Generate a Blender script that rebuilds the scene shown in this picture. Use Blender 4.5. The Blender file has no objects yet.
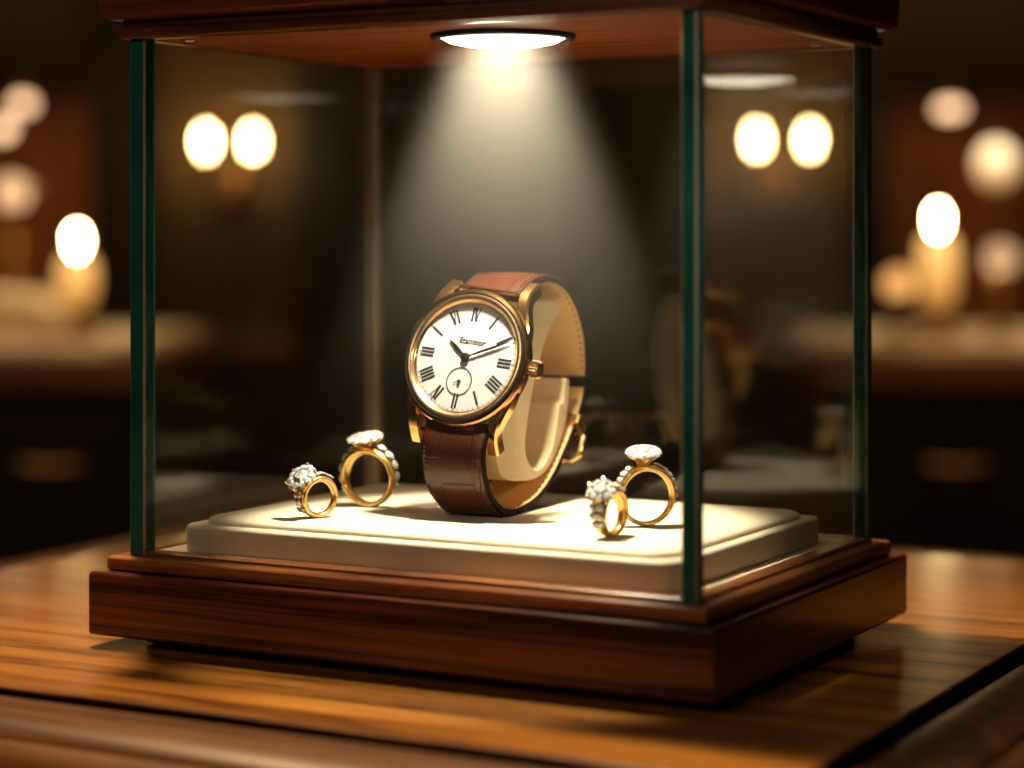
import bpy, bmesh, math, random
from mathutils import Vector, Matrix
random.seed(7)
PI = math.pi
SC = bpy.context.scene
COL = SC.collection

# ------------------------------------------------------------------ camera numbers
F_PX, Y0, YAW = 2181.0, 235.27, 0.50078
CAM = Vector((0, 0, 1.03215))
TABLE_Z, CASE_Z = 0.900, 0.929
CX, CY = .4471, -.5591
CC, SS = math.cos(YAW), math.sin(YAW)
CASE_O = Vector((-CX*CC - CY*SS, CX*SS - CY*CC, CASE_Z))

def at(px, py, d):
    return CAM + d*Vector(((px-512)/F_PX, 1, (Y0-py)/F_PX))
def case_pt(x, y, z=0):
    return CASE_O + Vector((x*CC + y*SS, -x*SS + y*CC, z))

# ------------------------------------------------------------------ materials
def nodes(name):
    m = bpy.data.materials.new(name); m.use_nodes = True
    nt = m.node_tree; nt.nodes.clear()
    out = nt.nodes.new('ShaderNodeOutputMaterial')
    return m, nt, out
def N(nt, t, **kw):
    n = nt.nodes.new(t)
    for k, v in kw.items():
        if k in n.inputs: n.inputs[k].default_value = v
        else: setattr(n, k, v)
    return n
def L(nt, a, ao, b, bi): nt.links.new(a.outputs[ao], b.inputs[bi])
def rgb(*c): return (c[0], c[1], c[2], 1)

def plain(name, col, rough=.5, metal=0, noise=.06, nscale=60, coat=0, bump=0, bscale=800, sheen=0):
    m, nt, out = nodes(name)
    p = N(nt, 'ShaderNodeBsdfPrincipled', Roughness=rough, Metallic=metal)
    p.inputs['Coat Weight'].default_value = coat
    p.inputs['Coat Roughness'].default_value = .08
    p.inputs['Sheen Weight'].default_value = sheen
    tc = N(nt, 'ShaderNodeTexCoord')
    nz = N(nt, 'ShaderNodeTexNoise', Scale=nscale, Detail=4.0)
    L(nt, tc, 'Object', nz, 'Vector')
    cr = N(nt, 'ShaderNodeValToRGB')
    cr.color_ramp.elements[0].position = .3; cr.color_ramp.elements[1].position = .7
    cr.color_ramp.elements[0].color = rgb(*[c*(1-noise) for c in col])
    cr.color_ramp.elements[1].color = rgb(*[min(1, c*(1+noise)) for c in col])
    L(nt, nz, 'Fac', cr, 'Fac'); L(nt, cr, 'Color', p, 'Base Color')
    if bump:
        n2 = N(nt, 'ShaderNodeTexNoise', Scale=bscale, Detail=3.0)
        L(nt, tc, 'Object', n2, 'Vector')
        b = N(nt, 'ShaderNodeBump', Strength=bump, Distance=.0005)
        L(nt, n2, 'Fac', b, 'Height'); L(nt, b, 'Normal', p, 'Normal')
    L(nt, p, 'BSDF', out, 'Surface')
    return m

def wood(name, dark, mid, light, sc, rough=.3, coat=.3, band=1.0, bump=.1, coat_rough=.12, tight=0):
    """grain is stretched by the scale vector: a large number = fast change along that axis"""
    m, nt, out = nodes(name)
    tc = N(nt, 'ShaderNodeTexCoord')
    mp = N(nt, 'ShaderNodeMapping'); mp.inputs['Scale'].default_value = sc
    L(nt, tc, 'Object', mp, 'Vector')
    n1 = N(nt, 'ShaderNodeTexNoise', Scale=1.0, Detail=5.0, Roughness=.6, Distortion=.35)
    L(nt, mp, 'Vector', n1, 'Vector')
    mp2 = N(nt, 'ShaderNodeMapping'); mp2.inputs['Scale'].default_value = [s*4.5 for s in sc]
    L(nt, tc, 'Object', mp2, 'Vector')
    n2 = N(nt, 'ShaderNodeTexNoise', Scale=1.0, Detail=3.0, Roughness=.7)
    L(nt, mp2, 'Vector', n2, 'Vector')
    mx = N(nt, 'ShaderNodeMath', operation='MULTIPLY_ADD')
    mx.inputs[1].default_value = .45*band; L(nt, n2, 'Fac', mx, 0); L(nt, n1, 'Fac', mx, 2)
    sb = N(nt, 'ShaderNodeMath', operation='SUBTRACT'); sb.inputs[1].default_value = .225*band
    L(nt, mx, 'Value', sb, 0)
    cr = N(nt, 'ShaderNodeValToRGB'); e = cr.color_ramp.elements
    e[0].position = .34+tight; e[0].color = rgb(*dark); e[1].position = .68-tight; e[1].color = rgb(*light)
    k = e.new(.47); k.color = rgb(*mid)
    L(nt, sb, 'Value', cr, 'Fac')
    p = N(nt, 'ShaderNodeBsdfPrincipled', Roughness=rough)
    p.inputs['Coat Weight'].default_value = coat; p.inputs['Coat Roughness'].default_value = coat_rough
    L(nt, cr, 'Color', p, 'Base Color')
    if bump:
        b = N(nt, 'ShaderNodeBump', Strength=bump, Distance=.0006)
        L(nt, sb, 'Value', b, 'Height'); L(nt, b, 'Normal', p, 'Normal')
    L(nt, p, 'BSDF', out, 'Surface')
    return m

def emit(name, col, strength, nscale=20):
    m, nt, out = nodes(name)
    tc = N(nt, 'ShaderNodeTexCoord'); nz = N(nt, 'ShaderNodeTexNoise', Scale=nscale)
    L(nt, tc, 'Object', nz, 'Vector')
    cr = N(nt, 'ShaderNodeValToRGB')
    cr.color_ramp.elements[0].color = rgb(*[c*.94 for c in col]); cr.color_ramp.elements[1].color = rgb(*col)
    L(nt, nz, 'Fac', cr, 'Fac')
    e = N(nt, 'ShaderNodeEmission', Strength=strength)
    L(nt, cr, 'Color', e, 'Color'); L(nt, e, 'Emission', out, 'Surface')
    return m

def glow_gradient(name, top, bottom, s_top, s_bot, z0, z1):
    """frosted lit glass, brighter near the bulb (object z from z0 to z1)"""
    m, nt, out = nodes(name)
    tc = N(nt, 'ShaderNodeTexCoord'); sx = N(nt, 'ShaderNodeSeparateXYZ'); L(nt, tc, 'Object', sx, 'Vector')
    mr = N(nt, 'ShaderNodeMapRange'); mr.inputs['From Min'].default_value = z0; mr.inputs['From Max'].default_value = z1
    L(nt, sx, 'Z', mr, 'Value')
    mr2 = N(nt, 'ShaderNodeMapRange'); mr2.inputs['From Min'].default_value = z0; mr2.inputs['From Max'].default_value = z1
    mr2.inputs['To Min'].default_value = s_bot; mr2.inputs['To Max'].default_value = s_top
    L(nt, sx, 'Z', mr2, 'Value')
    cr = N(nt, 'ShaderNodeValToRGB'); cr.color_ramp.elements[0].color = rgb(*bottom); cr.color_ramp.elements[1].color = rgb(*top)
    L(nt, mr, 'Result', cr, 'Fac')
    e = N(nt, 'ShaderNodeEmission'); L(nt, cr, 'Color', e, 'Color'); L(nt, mr2, 'Result', e, 'Strength')
    L(nt, e, 'Emission', out, 'Surface')
    return m

def thin_glass(name, f0, tint, rough=0.0):
    """clear pane: passes light straight through and mirrors by viewing angle"""
    m, nt, out = nodes(name)
    g = N(nt, 'ShaderNodeNewGeometry')
    dt = N(nt, 'ShaderNodeVectorMath', operation='DOT_PRODUCT')
    L(nt, g, 'Incoming', dt, 0); L(nt, g, 'Normal', dt, 1)
    ab = N(nt, 'ShaderNodeMath', operation='ABSOLUTE'); L(nt, dt, 'Value', ab, 0)
    om = N(nt, 'ShaderNodeMath', operation='SUBTRACT'); om.inputs[0].default_value = 1; L(nt, ab, 'Value', om, 1)
    pw = N(nt, 'ShaderNodeMath', operation='POWER'); pw.inputs[1].default_value = 5; L(nt, om, 'Value', pw, 0)
    ma = N(nt, 'ShaderNodeMath', operation='MULTIPLY_ADD'); ma.inputs[1].default_value = 1-f0; ma.inputs[2].default_value = f0
    L(nt, pw, 'Value', ma, 0)
    t = N(nt, 'ShaderNodeBsdfTransparent'); t.inputs['Color'].default_value = rgb(*tint)
    gl = N(nt, 'ShaderNodeBsdfGlossy', Roughness=rough)
    mx = N(nt, 'ShaderNodeMixShader'); L(nt, ma, 'Value', mx, 0); L(nt, t, 'BSDF', mx, 1); L(nt, gl, 'BSDF', mx, 2)
    L(nt, mx, 'Shader', out, 'Surface')
    return m

def lens_mat():
    m, nt, out = nodes('lit_lens')
    t = N(nt, 'ShaderNodeBsdfTransparent')
    e = N(nt, 'ShaderNodeEmission', Strength=5.5); e.inputs['Color'].default_value = (1, .85, .62, 1)
    a = N(nt, 'ShaderNodeAddShader'); L(nt, t, 'BSDF', a, 0); L(nt, e, 'Emission', a, 1)
    L(nt, a, 'Shader', out, 'Surface')
    return m

def haze_mat(z_lo, z_hi, d_lo, d_hi):
    m, nt, out = nodes('lamp_haze')
    tc = N(nt, 'ShaderNodeTexCoord'); sx = N(nt, 'ShaderNodeSeparateXYZ'); L(nt, tc, 'Object', sx, 'Vector')
    mr = N(nt, 'ShaderNodeMapRange'); mr.inputs['From Min'].default_value = z_lo; mr.inputs['From Max'].default_value = z_hi
    L(nt, sx, 'Z', mr, 'Value')
    pw = N(nt, 'ShaderNodeMath', operation='POWER'); pw.inputs[1].default_value = 2.1; L(nt, mr, 'Result', pw, 0)  # density thins downwards to make the beam fade faster
    ml = N(nt, 'ShaderNodeMath', operation='MULTIPLY_ADD'); ml.inputs[1].default_value = d_hi-d_lo; ml.inputs[2].default_value = d_lo
    L(nt, pw, 'Value', ml, 0)
    v = N(nt, 'ShaderNodeVolumeScatter'); v.inputs['Color'].default_value = (1, .93, .80, 1)
    L(nt, ml, 'Value', v, 'Density'); L(nt, v, 'Volume', out, 'Volume')
    return m

def leather(name, dark, light, rough):
    m, nt, out = nodes(name)
    tc = N(nt, 'ShaderNodeTexCoord')
    br = N(nt, 'ShaderNodeTexBrick'); br.inputs['Scale'].default_value = 1.0
    br.inputs['Brick Width'].default_value = .0165; br.inputs['Row Height'].default_value = .0115
    br.inputs['Mortar Size'].default_value = .00045; br.inputs['Mortar Smooth'].default_value = 1.0
    br.inputs['Color1'].default_value = (.75, .75, .75, 1); br.inputs['Color2'].default_value = (.6, .6, .6, 1); br.inputs['Mortar'].default_value = (.3, .3, .3, 1)
    L(nt, tc, 'UV', br, 'Vector')
    nz = N(nt, 'ShaderNodeTexNoise', Scale=260.0, Detail=3.0); L(nt, tc, 'Object', nz, 'Vector')
    cr = N(nt, 'ShaderNodeValToRGB'); cr.color_ramp.elements[0].color = rgb(*dark); cr.color_ramp.elements[1].color = rgb(*light)
    cr.color_ramp.elements[0].position = .1
    L(nt, br, 'Color', cr, 'Fac')
    b = N(nt, 'ShaderNodeBump', Strength=.7, Distance=.0005); L(nt, br, 'Color', b, 'Height')
    b2 = N(nt, 'ShaderNodeBump', Strength=.12, Distance=.0003); L(nt, nz, 'Fac', b2, 'Height'); L(nt, b, 'Normal', b2, 'Normal')
    p = N(nt, 'ShaderNodeBsdfPrincipled', Roughness=rough)
    p.inputs['Specular IOR Level'].default_value = .3; p.inputs['Coat Weight'].default_value = .08; p.inputs['Coat Roughness'].default_value = .2
    L(nt, cr, 'Color', p, 'Base Color'); L(nt, b2, 'Normal', p, 'Normal'); L(nt, p, 'BSDF', out, 'Surface')
    return m

def diamond_mat():
    m, nt, out = nodes('diamond')
    tc = N(nt, 'ShaderNodeTexCoord'); nz = N(nt, 'ShaderNodeTexNoise', Scale=900.0, Detail=2.0); L(nt, tc, 'Object', nz, 'Vector')
    cr = N(nt, 'ShaderNodeValToRGB'); cr.color_ramp.elements[0].color = (.45, .45, .47, 1); cr.color_ramp.elements[1].color = (1, 1, 1, 1)
    cr.color_ramp.elements[0].position = .38; cr.color_ramp.elements[1].position = .52
    L(nt, nz, 'Fac', cr, 'Fac')
    d = N(nt, 'ShaderNodeBsdfDiffuse'); L(nt, cr, 'Color', d, 'Color')
    g = N(nt, 'ShaderNodeBsdfGlossy', Roughness=.06)
    mx = N(nt, 'ShaderNodeMixShader'); mx.inputs[0].default_value = .5
    L(nt, d, 'BSDF', mx, 1); L(nt, g, 'BSDF', mx, 2); L(nt, mx, 'Shader', out, 'Surface')
    return m

M = {}
M['base_wood'] = wood('dark mahogany', (.016, .003, .0015), (.085, .017, .006), (.17, .042, .014), (3, 3, 270), rough=.32, coat=.35, tight=.06)
M['base_top'] = wood('mahogany top', (.10, .028, .010), (.26, .085, .028), (.42, .16, .055), (6, 6, 200), rough=.3, coat=.3)
M['lid_under'] = wood('lid underside wood', (.10, .022, .005), (.33, .085, .018), (.48, .14, .032), (8, 170, 40), rough=.45, coat=.1, band=.8)
M['lid_wood'] = wood('lid wood', (.05, .012, .005), (.15, .038, .013), (.24, .07, .025), (5, 5, 220), rough=.35, coat=.25)
M['table_wood'] = wood('amber table wood', (.09, .024, .003), (.38, .135, .017), (.64, .27, .042), (5, 92, 60), rough=.34, coat=1.0, bump=.05, coat_rough=.13)
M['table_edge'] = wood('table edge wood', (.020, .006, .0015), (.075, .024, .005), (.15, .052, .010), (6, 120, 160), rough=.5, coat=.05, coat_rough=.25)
M['table_body'] = wood('table body wood', (.008, .003, .002), (.022, .008, .004), (.04, .015, .007), (6, 6, 40), rough=.5)
M['groove'] = plain('dark groove', (.004, .002, .001), .9)  # near-black tone puts the shade of the table recess into the colour
M['groove'].node_tree.nodes['Principled BSDF'].inputs['Specular IOR Level'].default_value = 0
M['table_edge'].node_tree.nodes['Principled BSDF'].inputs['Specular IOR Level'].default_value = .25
M['velvet'] = plain('cream velvet', (.86, .74, .54), .9, noise=.03, nscale=200, bump=.15, bscale=2500, sheen=.2)
M['cushion'] = plain('cream suede', (.92, .72, .44), .6, noise=.03, bump=.05, bscale=1800)
M['glass'] = thin_glass('clear glass', .085, (.985, .995, .99))
M['glass_edge'] = plain('green glass edge', (.013, .12, .098), .3, noise=.4, nscale=30)
M['glass_edge'].node_tree.nodes['Principled BSDF'].inputs['Specular IOR Level'].default_value = .25
M['arris'] = plain('pale glint on glass chamfer', (.34, .30, .23), .3, noise=.1)  # pale tone puts the glint of the chamfers into the colour
M['pale_edge'] = plain('pale rear glass edge', (.62, .52, .38), .35, noise=.1)  # pale copy of the edge, with the light on it put into the colour
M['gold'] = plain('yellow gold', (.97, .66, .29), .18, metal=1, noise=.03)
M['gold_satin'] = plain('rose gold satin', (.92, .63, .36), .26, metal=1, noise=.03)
M['gold_dark'] = plain('darkened gold', (.42, .235, .10), .2, metal=1, noise=.05)  # dark tone stands in for room reflections on watch case and bezel
M['ring_gold'] = plain('ring gold', (1, .66, .22), .24, metal=.85, noise=.03)
M['steel'] = plain('steel', (.7, .68, .64), .25, metal=1)
M['black'] = plain('black enamel', (.008, .008, .009), .35)
M['trim_black'] = plain('dark lamp trim', (.02, .022, .022), .4)
M['ink'] = plain('dial ink', (.012, .012, .014), .6)
M['ink_soft'] = plain('grey dial ink', (.07, .07, .075), .6)
M['dial'] = plain('porcelain dial', (.60, .595, .60), .5, noise=.015)
M['leather'] = leather('brown crocodile leather', (.014, .004, .002), (.068, .018, .0075), .32)
M['lining'] = plain('tan lining leather', (.78, .47, .17), .55, noise=.06, nscale=120, bump=.1)
M['strap_edge'] = plain('strap edge', (.008, .004, .003), .6)
M['strap_edge'].node_tree.nodes['Principled BSDF'].inputs['Specular IOR Level'].default_value = .08
M['stitch'] = plain('brown thread', (.045, .018, .009), .6)
M['hole'] = plain('strap hole', (.03, .012, .006), .8)
M['diamond'] = diamond_mat()
M['lens'] = lens_mat()
# room
M['wall'] = plain('olive wall', (.10, .055, .016), .8, noise=.12, nscale=3)
M['dark_wall'] = plain('near black panel', (.010, .0085, .007), .7, noise=.2, nscale=4)
M['dark_wood'] = wood('dark cabinet wood', (.006, .002, .001), (.014, .004, .003), (.025, .008, .004), (3, 3, 30), rough=.65, coat=0)
M['orange_wood'] = wood('orange panel wood', (.16, .040, .005), (.34, .095, .014), (.46, .14, .022), (14, 14, 1.5), rough=.5, coat=.15)
M['rail_wood'] = wood('counter edge wood', (.18, .055, .014), (.36, .115, .03), (.48, .17, .05), (3, 3, 50), rough=.4, coat=.2)
M['ceiling'] = plain('ceiling paint', (.20, .15, .08), .8)
M['floor'] = wood('dark floor boards', (.010, .005, .003), (.03, .013, .006), (.05, .022, .01), (2, 20, 2), rough=.4)
M['brass'] = plain('brass', (.62, .36, .12), .3, metal=1)
M['handle'] = plain('dark bronze', (.22, .11, .035), .4, metal=1)
M['mat_cream'] = plain('cream counter mat', (.80, .64, .42), .8)

# ------------------------------------------------------------------ mesh helpers
class MB:
    def __init__(s): s.v = []; s.f = []; s.mi = []; s.uv = {}
    def add(s, vs, fs, mi=0):
        b = len(s.v); s.v += [tuple(v) for v in vs]
        for f in fs: s.f.append(tuple(b+i for i in f)); s.mi.append(mi)
        return b
    def box(s, a, b, mi=0):
        x0, y0, z0 = a; x1, y1, z1 = b
        s.add([(x0,y0,z0),(x1,y0,z0),(x1,y1,z0),(x0,y1,z0),(x0,y0,z1),(x1,y0,z1),(x1,y1,z1),(x0,y1,z1)],
              [(0,3,2,1),(4,5,6,7),(0,1,5,4),(1,2,6,5),(2,3,7,6),(3,0,4,7)], mi)
    def lathe(s, prof, n=48, o=(0,0,0), mi=0, mat=None, closed=False, ang0=0):
        """profile (radius, height) around z, or around the z axis of mat"""
        mat = mat or Matrix.Translation(o)
        rings = []; vs = []; fs = []
        for r, z in prof:
            if r < 1e-9:
                rings.append([len(vs)]); vs.append(mat @ Vector((0,0,z)))
            else:
                rings.append(list(range(len(vs), len(vs)+n)))
                for k in range(n):
                    t = ang0+2*PI*k/n; vs.append(mat @ Vector((r*math.cos(t), r*math.sin(t), z)))
        pairs = list(zip(rings, rings[1:]))
        if closed: pairs.append((rings[-1], rings[0]))
        for a, b in pairs:
            for k in range(n):
                k2 = (k+1) % n
                if len(a) == 1 and len(b) == 1: continue
                if len(a) == 1: fs.append((a[0], b[k2], b[k]))
                elif len(b) == 1: fs.append((a[k], a[k2], b[0]))
                else: fs.append((a[k], a[k2], b[k2], b[k]))
        s.add(vs, fs, mi)
    def tube(s, pts, r, n=10, mi=0, cap=True):
        pts = [Vector(p) for p in pts]
        rr = r if isinstance(r, (list, tuple)) else [r]*len(pts)
        vs = []; fs = []
        up = None
        for i, p in enumerate(pts):
            d = (pts[min(i+1, len(pts)-1)] - pts[max(i-1, 0)]).normalized()
            if up is None: up = d.orthogonal().normalized()
            up = (up - d*up.dot(d)).normalized(); w = d.cross(up)
            for k in range(n):
                t = 2*PI*k/n; vs.append(p + up*math.cos(t)*rr[i] + w*math.sin(t)*rr[i])
        for i in range(len(pts)-1):
            for k in range(n):
                k2 = (k+1) % n; fs.append((i*n+k, i*n+k2, (i+1)*n+k2, (i+1)*n+k))
        if cap:
            fs.append(tuple(reversed(range(n)))); fs.append(tuple(range((len(pts)-1)*n, len(pts)*n)))
        s.add(vs, fs, mi)
    def frame(s, x0, y0, x1, y1, prof, mi=0, closed=True, cap_lo=False, cap_hi=False, seg=6, rad=0):
        """rectangular mitred moulding; prof = (overhang outwards, z). rad rounds the corners."""
        loops = []; vs = []; fs = []
        for o, z in prof:
            lp = []
            X0, Y0_, X1, Y1 = x0-o, y0-o, x1+o, y1+o
            r = max(rad+o, 1e-5) if rad else 0
            if not r: pts = [(X0,Y0_),(X1,Y0_),(X1,Y1),(X0,Y1)]
            else:
                pts = []
                for cx, cy, a0 in ((X0+r,Y0_+r,PI),(X1-r,Y0_+r,1.5*PI),(X1-r,Y1-r,0),(X0+r,Y1-r,.5*PI)):
                    for k in range(seg+1):
                        a = a0+.5*PI*k/seg; pts.append((cx+r*math.cos(a), cy+r*math.sin(a)))
            for p in pts: lp.append(len(vs)); vs.append((p[0], p[1], z))
            loops.append(lp)
        n = len(loops[0])
        pr = list(zip(loops, loops[1:]))
        if closed: pr.append((loops[-1], loops[0]))
        for a, b in pr:
            for k in range(n):
                k2 = (k+1) % n; fs.append((a[k], a[k2], b[k2], b[k]))
        if cap_lo: fs.append(tuple(reversed(loops[0])))
        if cap_hi: fs.append(tuple(loops[-1]))
        s.add(vs, fs, mi)
    def sweep(s, pts, nor, wid, sect, mis, cap=True):
        """sect = polygon of (across, along normal); pts, nor, wid = per-sample centre, normal, across direction"""
        n = len(sect); vs = []; fs = []
        for p, q, w in zip(pts, nor, wid):
            for a, b in sect: vs.append(p + w*a + q*b)
        base = len(s.v); s.v += [tuple(v) for v in vs]
        for i in range(len(pts)-1):
            for k in range(n):
                k2 = (k+1) % n
                s.f.append((base+i*n+k, base+i*n+k2, base+(i+1)*n+k2, base+(i+1)*n+k)); s.mi.append(mis[k])
        if cap:
            s.f.append(tuple(base+k for k in reversed(range(n)))); s.mi.append(mis[0])
            s.f.append(tuple(base+(len(pts)-1)*n+k for k in range(n))); s.mi.append(mis[0])
    def build(s, name, mats, parent=None, smooth=40, bevel=0, bseg=2, recalc=True, uv=None):
        me = bpy.data.meshes.new(name)
        me.from_pydata(s.v, [], s.f)
        mats = mats if isinstance(mats, (list, tuple)) else [mats]
        for m in mats: me.materials.append(m)
        me.polygons.foreach_set('material_index', s.mi)
        if uv:
            ul = me.uv_layers.new(name='UVMap')
            for lp in me.loops: ul.data[lp.index].uv = uv[lp.vertex_index]
        if recalc:
            bm = bmesh.new(); bm.from_mesh(me); bmesh.ops.recalc_face_normals(bm, faces=bm.faces); bm.to_mesh(me); bm.free()
        if smooth:
            for p in me.polygons: p.use_smooth = True
            me.set_sharp_from_angle(angle=math.radians(smooth))
        me.update()
        o = bpy.data.objects.new(name, me); COL.objects.link(o)
        if parent: o.parent = parent
        if bevel:
            b = o.modifiers.new('bevel', 'BEVEL'); b.width = bevel; b.segments = bseg; b.limit_method = 'ANGLE'; b.angle_limit = math.radians(35)
        return o

def tag(o, label, cat, group=None, kind=None):
    o['label'] = label; o['category'] = cat
    if group: o['group'] = group
    if kind: o['kind'] = kind
    return o
def thing(name, label, cat, loc=(0,0,0), rotz=0, group=None):
    o = bpy.data.objects.new(name, None); COL.objects.link(o); o.empty_display_size = .01
    o.location = loc; o.rotation_euler = (0, 0, rotz)
    return tag(o, label, cat, group)
def struct(o, label=None, cat=None):
    o['kind'] = 'structure'
    if label: o['label'] = label; o['category'] = cat
    return o
def copy_tree(o, parent=None):
    c = o.copy(); COL.objects.link(c)
    if parent: c.parent = parent
    for ch in list(o.children): copy_tree(ch, c)
    return c
def spline(P, n=10):
    """Catmull-Rom through 2-D or 3-D points"""
    P = [Vector(p) for p in P]; out = []
    for i in range(len(P)-1):
        a, b, c, d = P[max(i-1, 0)], P[i], P[i+1], P[min(i+2, len(P)-1)]
        for k in range(n):
            t = k/n
            out.append(.5*((2*b)+(c-a)*t+(2*a-5*b+4*c-d)*t*t+(3*b-a-3*c+d)*t**3))
    out.append(P[-1]); return out

# ================================================================== THE ROOM
WB = 3.4                                   # back wall distance
def wx(px, d=WB): return (px-512)/F_PX*d
def wz(py, d=WB): return CAM.z + (Y0-py)/F_PX*d
b = MB(); b.box((-2.4, -1.6, -.05), (2.4, 3.5, 0)); struct(b.build('floor', M['floor'], smooth=0), 'dark wooden shop floor', 'floor')
b = MB(); b.box((-2.4, -1.6, 2.5), (2.4, 3.5, 2.55)); struct(b.build('ceiling', M['ceiling'], smooth=0), 'dim olive shop ceiling', 'ceiling')
b = MB(); b.box((-2.4, WB, 0), (2.4, WB+.1, 2.5)); struct(b.build('wall_back', M['wall'], smooth=0), 'olive brown back wall behind the wall lamps', 'wall')
b = MB(); b.box((-2.5, -1.6, 0), (-2.4, 3.5, 2.5)); struct(b.build('wall_left', M['wall'], smooth=0), 'olive brown side wall', 'wall')
b = MB(); b.box((2.4, -1.6, 0), (2.5, 3.5, 2.5)); struct(b.build('wall_right', M['wall'], smooth=0), 'olive brown side wall', 'wall')
b = MB(); b.box((-2.4, -1.7, 0), (2.4, -1.6, 2.5)); struct(b.build('wall_front', M['dark_wall'], smooth=0), 'dark wall behind the viewer', 'wall')
TN = 0
def trim(px0, py0, px1, py1, thick, mat, bevel=.004):
    global TN
    TN += 1
    q = MB(); q.box((wx(px0), WB-thick, wz(py1)), (wx(px1), WB-.0005, wz(py0)))
    return struct(q.build('trim_%d' % TN, M[mat], smooth=0, bevel=bevel))
trim(298, -260, 700, 900, .03, 'dark_wall')           # dark centre panel
trim(98, -260, 158, 900, .06, 'dark_wood')            # posts
trim(846, 100, 884, 900, .06, 'dark_wood')
trim(-300, 95, 97, 345, .02, 'orange_wood')           # lit orange panels
trim(885, 97, 1400, 345, .02, 'orange_wood')
trim(-300, 64, 97, 94, .09, 'dark_wood')              # beams
trim(846, 66, 1400, 96, .09, 'dark_wood')
trim(159, 352, 297, 900, .035, 'dark_wood')           # wainscot
trim(701, 352, 845, 900, .035, 'dark_wood')
trim(159, 338, 297, 351, .045, 'rail_wood')
trim(701, 338, 845, 351, .045, 'rail_wood')

# counters: a cabinet with drawers, a top and a mat lying on it
def counter(x0, x1, yf, yb, ztop, name_label, knobs):
    t = thing('shop_counter', name_label, 'counter', (.5*(x0+x1), yf, 0))
    w = .5*(x1-x0); d = yb-yf
    q = MB(); q.box((-w+.01, .02, .06), (w-.01, d, ztop-.046)); q.box((-w+.03, .04, 0), (w-.03, d-.02, .06))
    q.build('cabinet_body', M['dark_wood'], t, smooth=0, bevel=.003)
    q = MB(); q.box((-w, 0, ztop-.045), (w, d, ztop)); q.build('counter_top', M['rail_wood'], t, smooth=0, bevel=.008, bseg=3)
    n = knobs; dw = (2*w-.04)/n
    for i in range(n):
        for j in range(3):
            zt = ztop-.065-j*.2
            q = MB(); q.box((-w+.02+i*dw+.006, .006, zt-.19), (-w+.02+(i+1)*dw-.006, .0195, zt))
            dr = q.build('drawer', M['dark_wood'], t, smooth=0, bevel=.004)
            q = MB(); cx = -w+.02+(i+.5)*dw
            q.tube([(cx-.032, .004, zt-.06), (cx-.03, -.018, zt-.062), (cx, -.024, zt-.064), (cx+.03, -.018, zt-.062), (cx+.032, .004, zt-.06)], .006, 8)
            q.build('handle', M['handle'], dr)
    return t
cl0, cl1 = wx(-519, 2.45), wx(150, 2.45)
cr0, cr1 = wx(826, 2.45), wx(1516, 2.45)
CT = CAM.z-(352-Y0)/F_PX*2.45                          # counter height
counter(cl0, cl1, 2.45, 3.05, CT, 'dark wooden counter under the cream slanted display block', 4)
counter(cr0, cr1, 2.45, 3.05, CT, 'dark wooden counter under the two round lamps and glowing amber lamp', 3)
for x0, x1, lab in ((cl0+.02, cl1-.02, 'cream mat on the counter below the slanted display block'), (cr0+.02, cr1-.02, 'cream mat on the counter below the two round lamps')):
    q = MB(); q.frame(x0, 2.475, x1, 3.0, [(0, CT+.0005), (.002, CT+.003), (0, CT+.006)], closed=False, cap_lo=True, cap_hi=True, rad=.02)
    tag(q.build('counter_mat', M['mat_cream']), lab, 'mat', 'cream counter mats')
MATZ = CT+.0065

# slanted cream display block
p = at(18, 320, 2.62); t = thing('display_block', 'cream padded display block with sloping side on the counter', 'display block', (p.x, 2.62, MATZ))
q = MB(); vs = []
for y in (0, .16):
    for x, z in ((-.12, 0), (.048, 0), (.022, .052), (-.12, .062)): vs.append((x, y, z))
q.add(vs, [(0,1,2,3), (7,6,5,4), (0,4,5,1), (1,5,6,2), (2,6,7,3), (3,7,4,0)])
q.build('padded_block', M['mat_cream'], t, bevel=.008, bseg=3)
q = MB(); q.box((-.125, -.004, -.0003), (.052, .164, .004)); q.build('base_board', M['rail_wood'], t, bevel=.001)

# ------------------------------------------------------------------ background lamps
def table_lamp(px, py_bulb, d, label):
    p = at(px, py_bulb, d)
    h = p.z-MATZ
    t = thing('table_lamp', label, 'lamp', (p.x, d, MATZ), 0, 'amber table lamps on the counters')
    q = MB(); q.lathe([(0, 0), (.030, 0), (.030, .006), (.012, .012), (.009, .03), (.014, .036), (0, .036)], 24); q.build('lamp_base', M['brass'], t)
    q = MB(); z1 = h-.018
    q.lathe([(.010, .036), (.019, .045), (.0225, .5*(.036+z1)), (.019, z1-.010), (.010, z1-.002), (.006, z1-.002)], 28)
    q.build('amber_globe', glow_gradient('amber_globe_glow', (1, .56, .17), (.9, .36, .07), 1.9, .6, .04, z1), t)
    q = MB(); q.lathe([(0, h-.02), (.005, h-.012), (.0065, h), (.0045, h+.008), (0, h+.011)], 20)
    q.build('bulb', emit('lamp_bulb_glow', (1, .68, .30), 160), t)
    return t
table_lamp(77, 238, 2.62, 'glowing amber table lamp beside the cream slanted display block')
table_lamp(938, 217, 2.62, 'glowing amber table lamp between the two round lamps')

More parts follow.
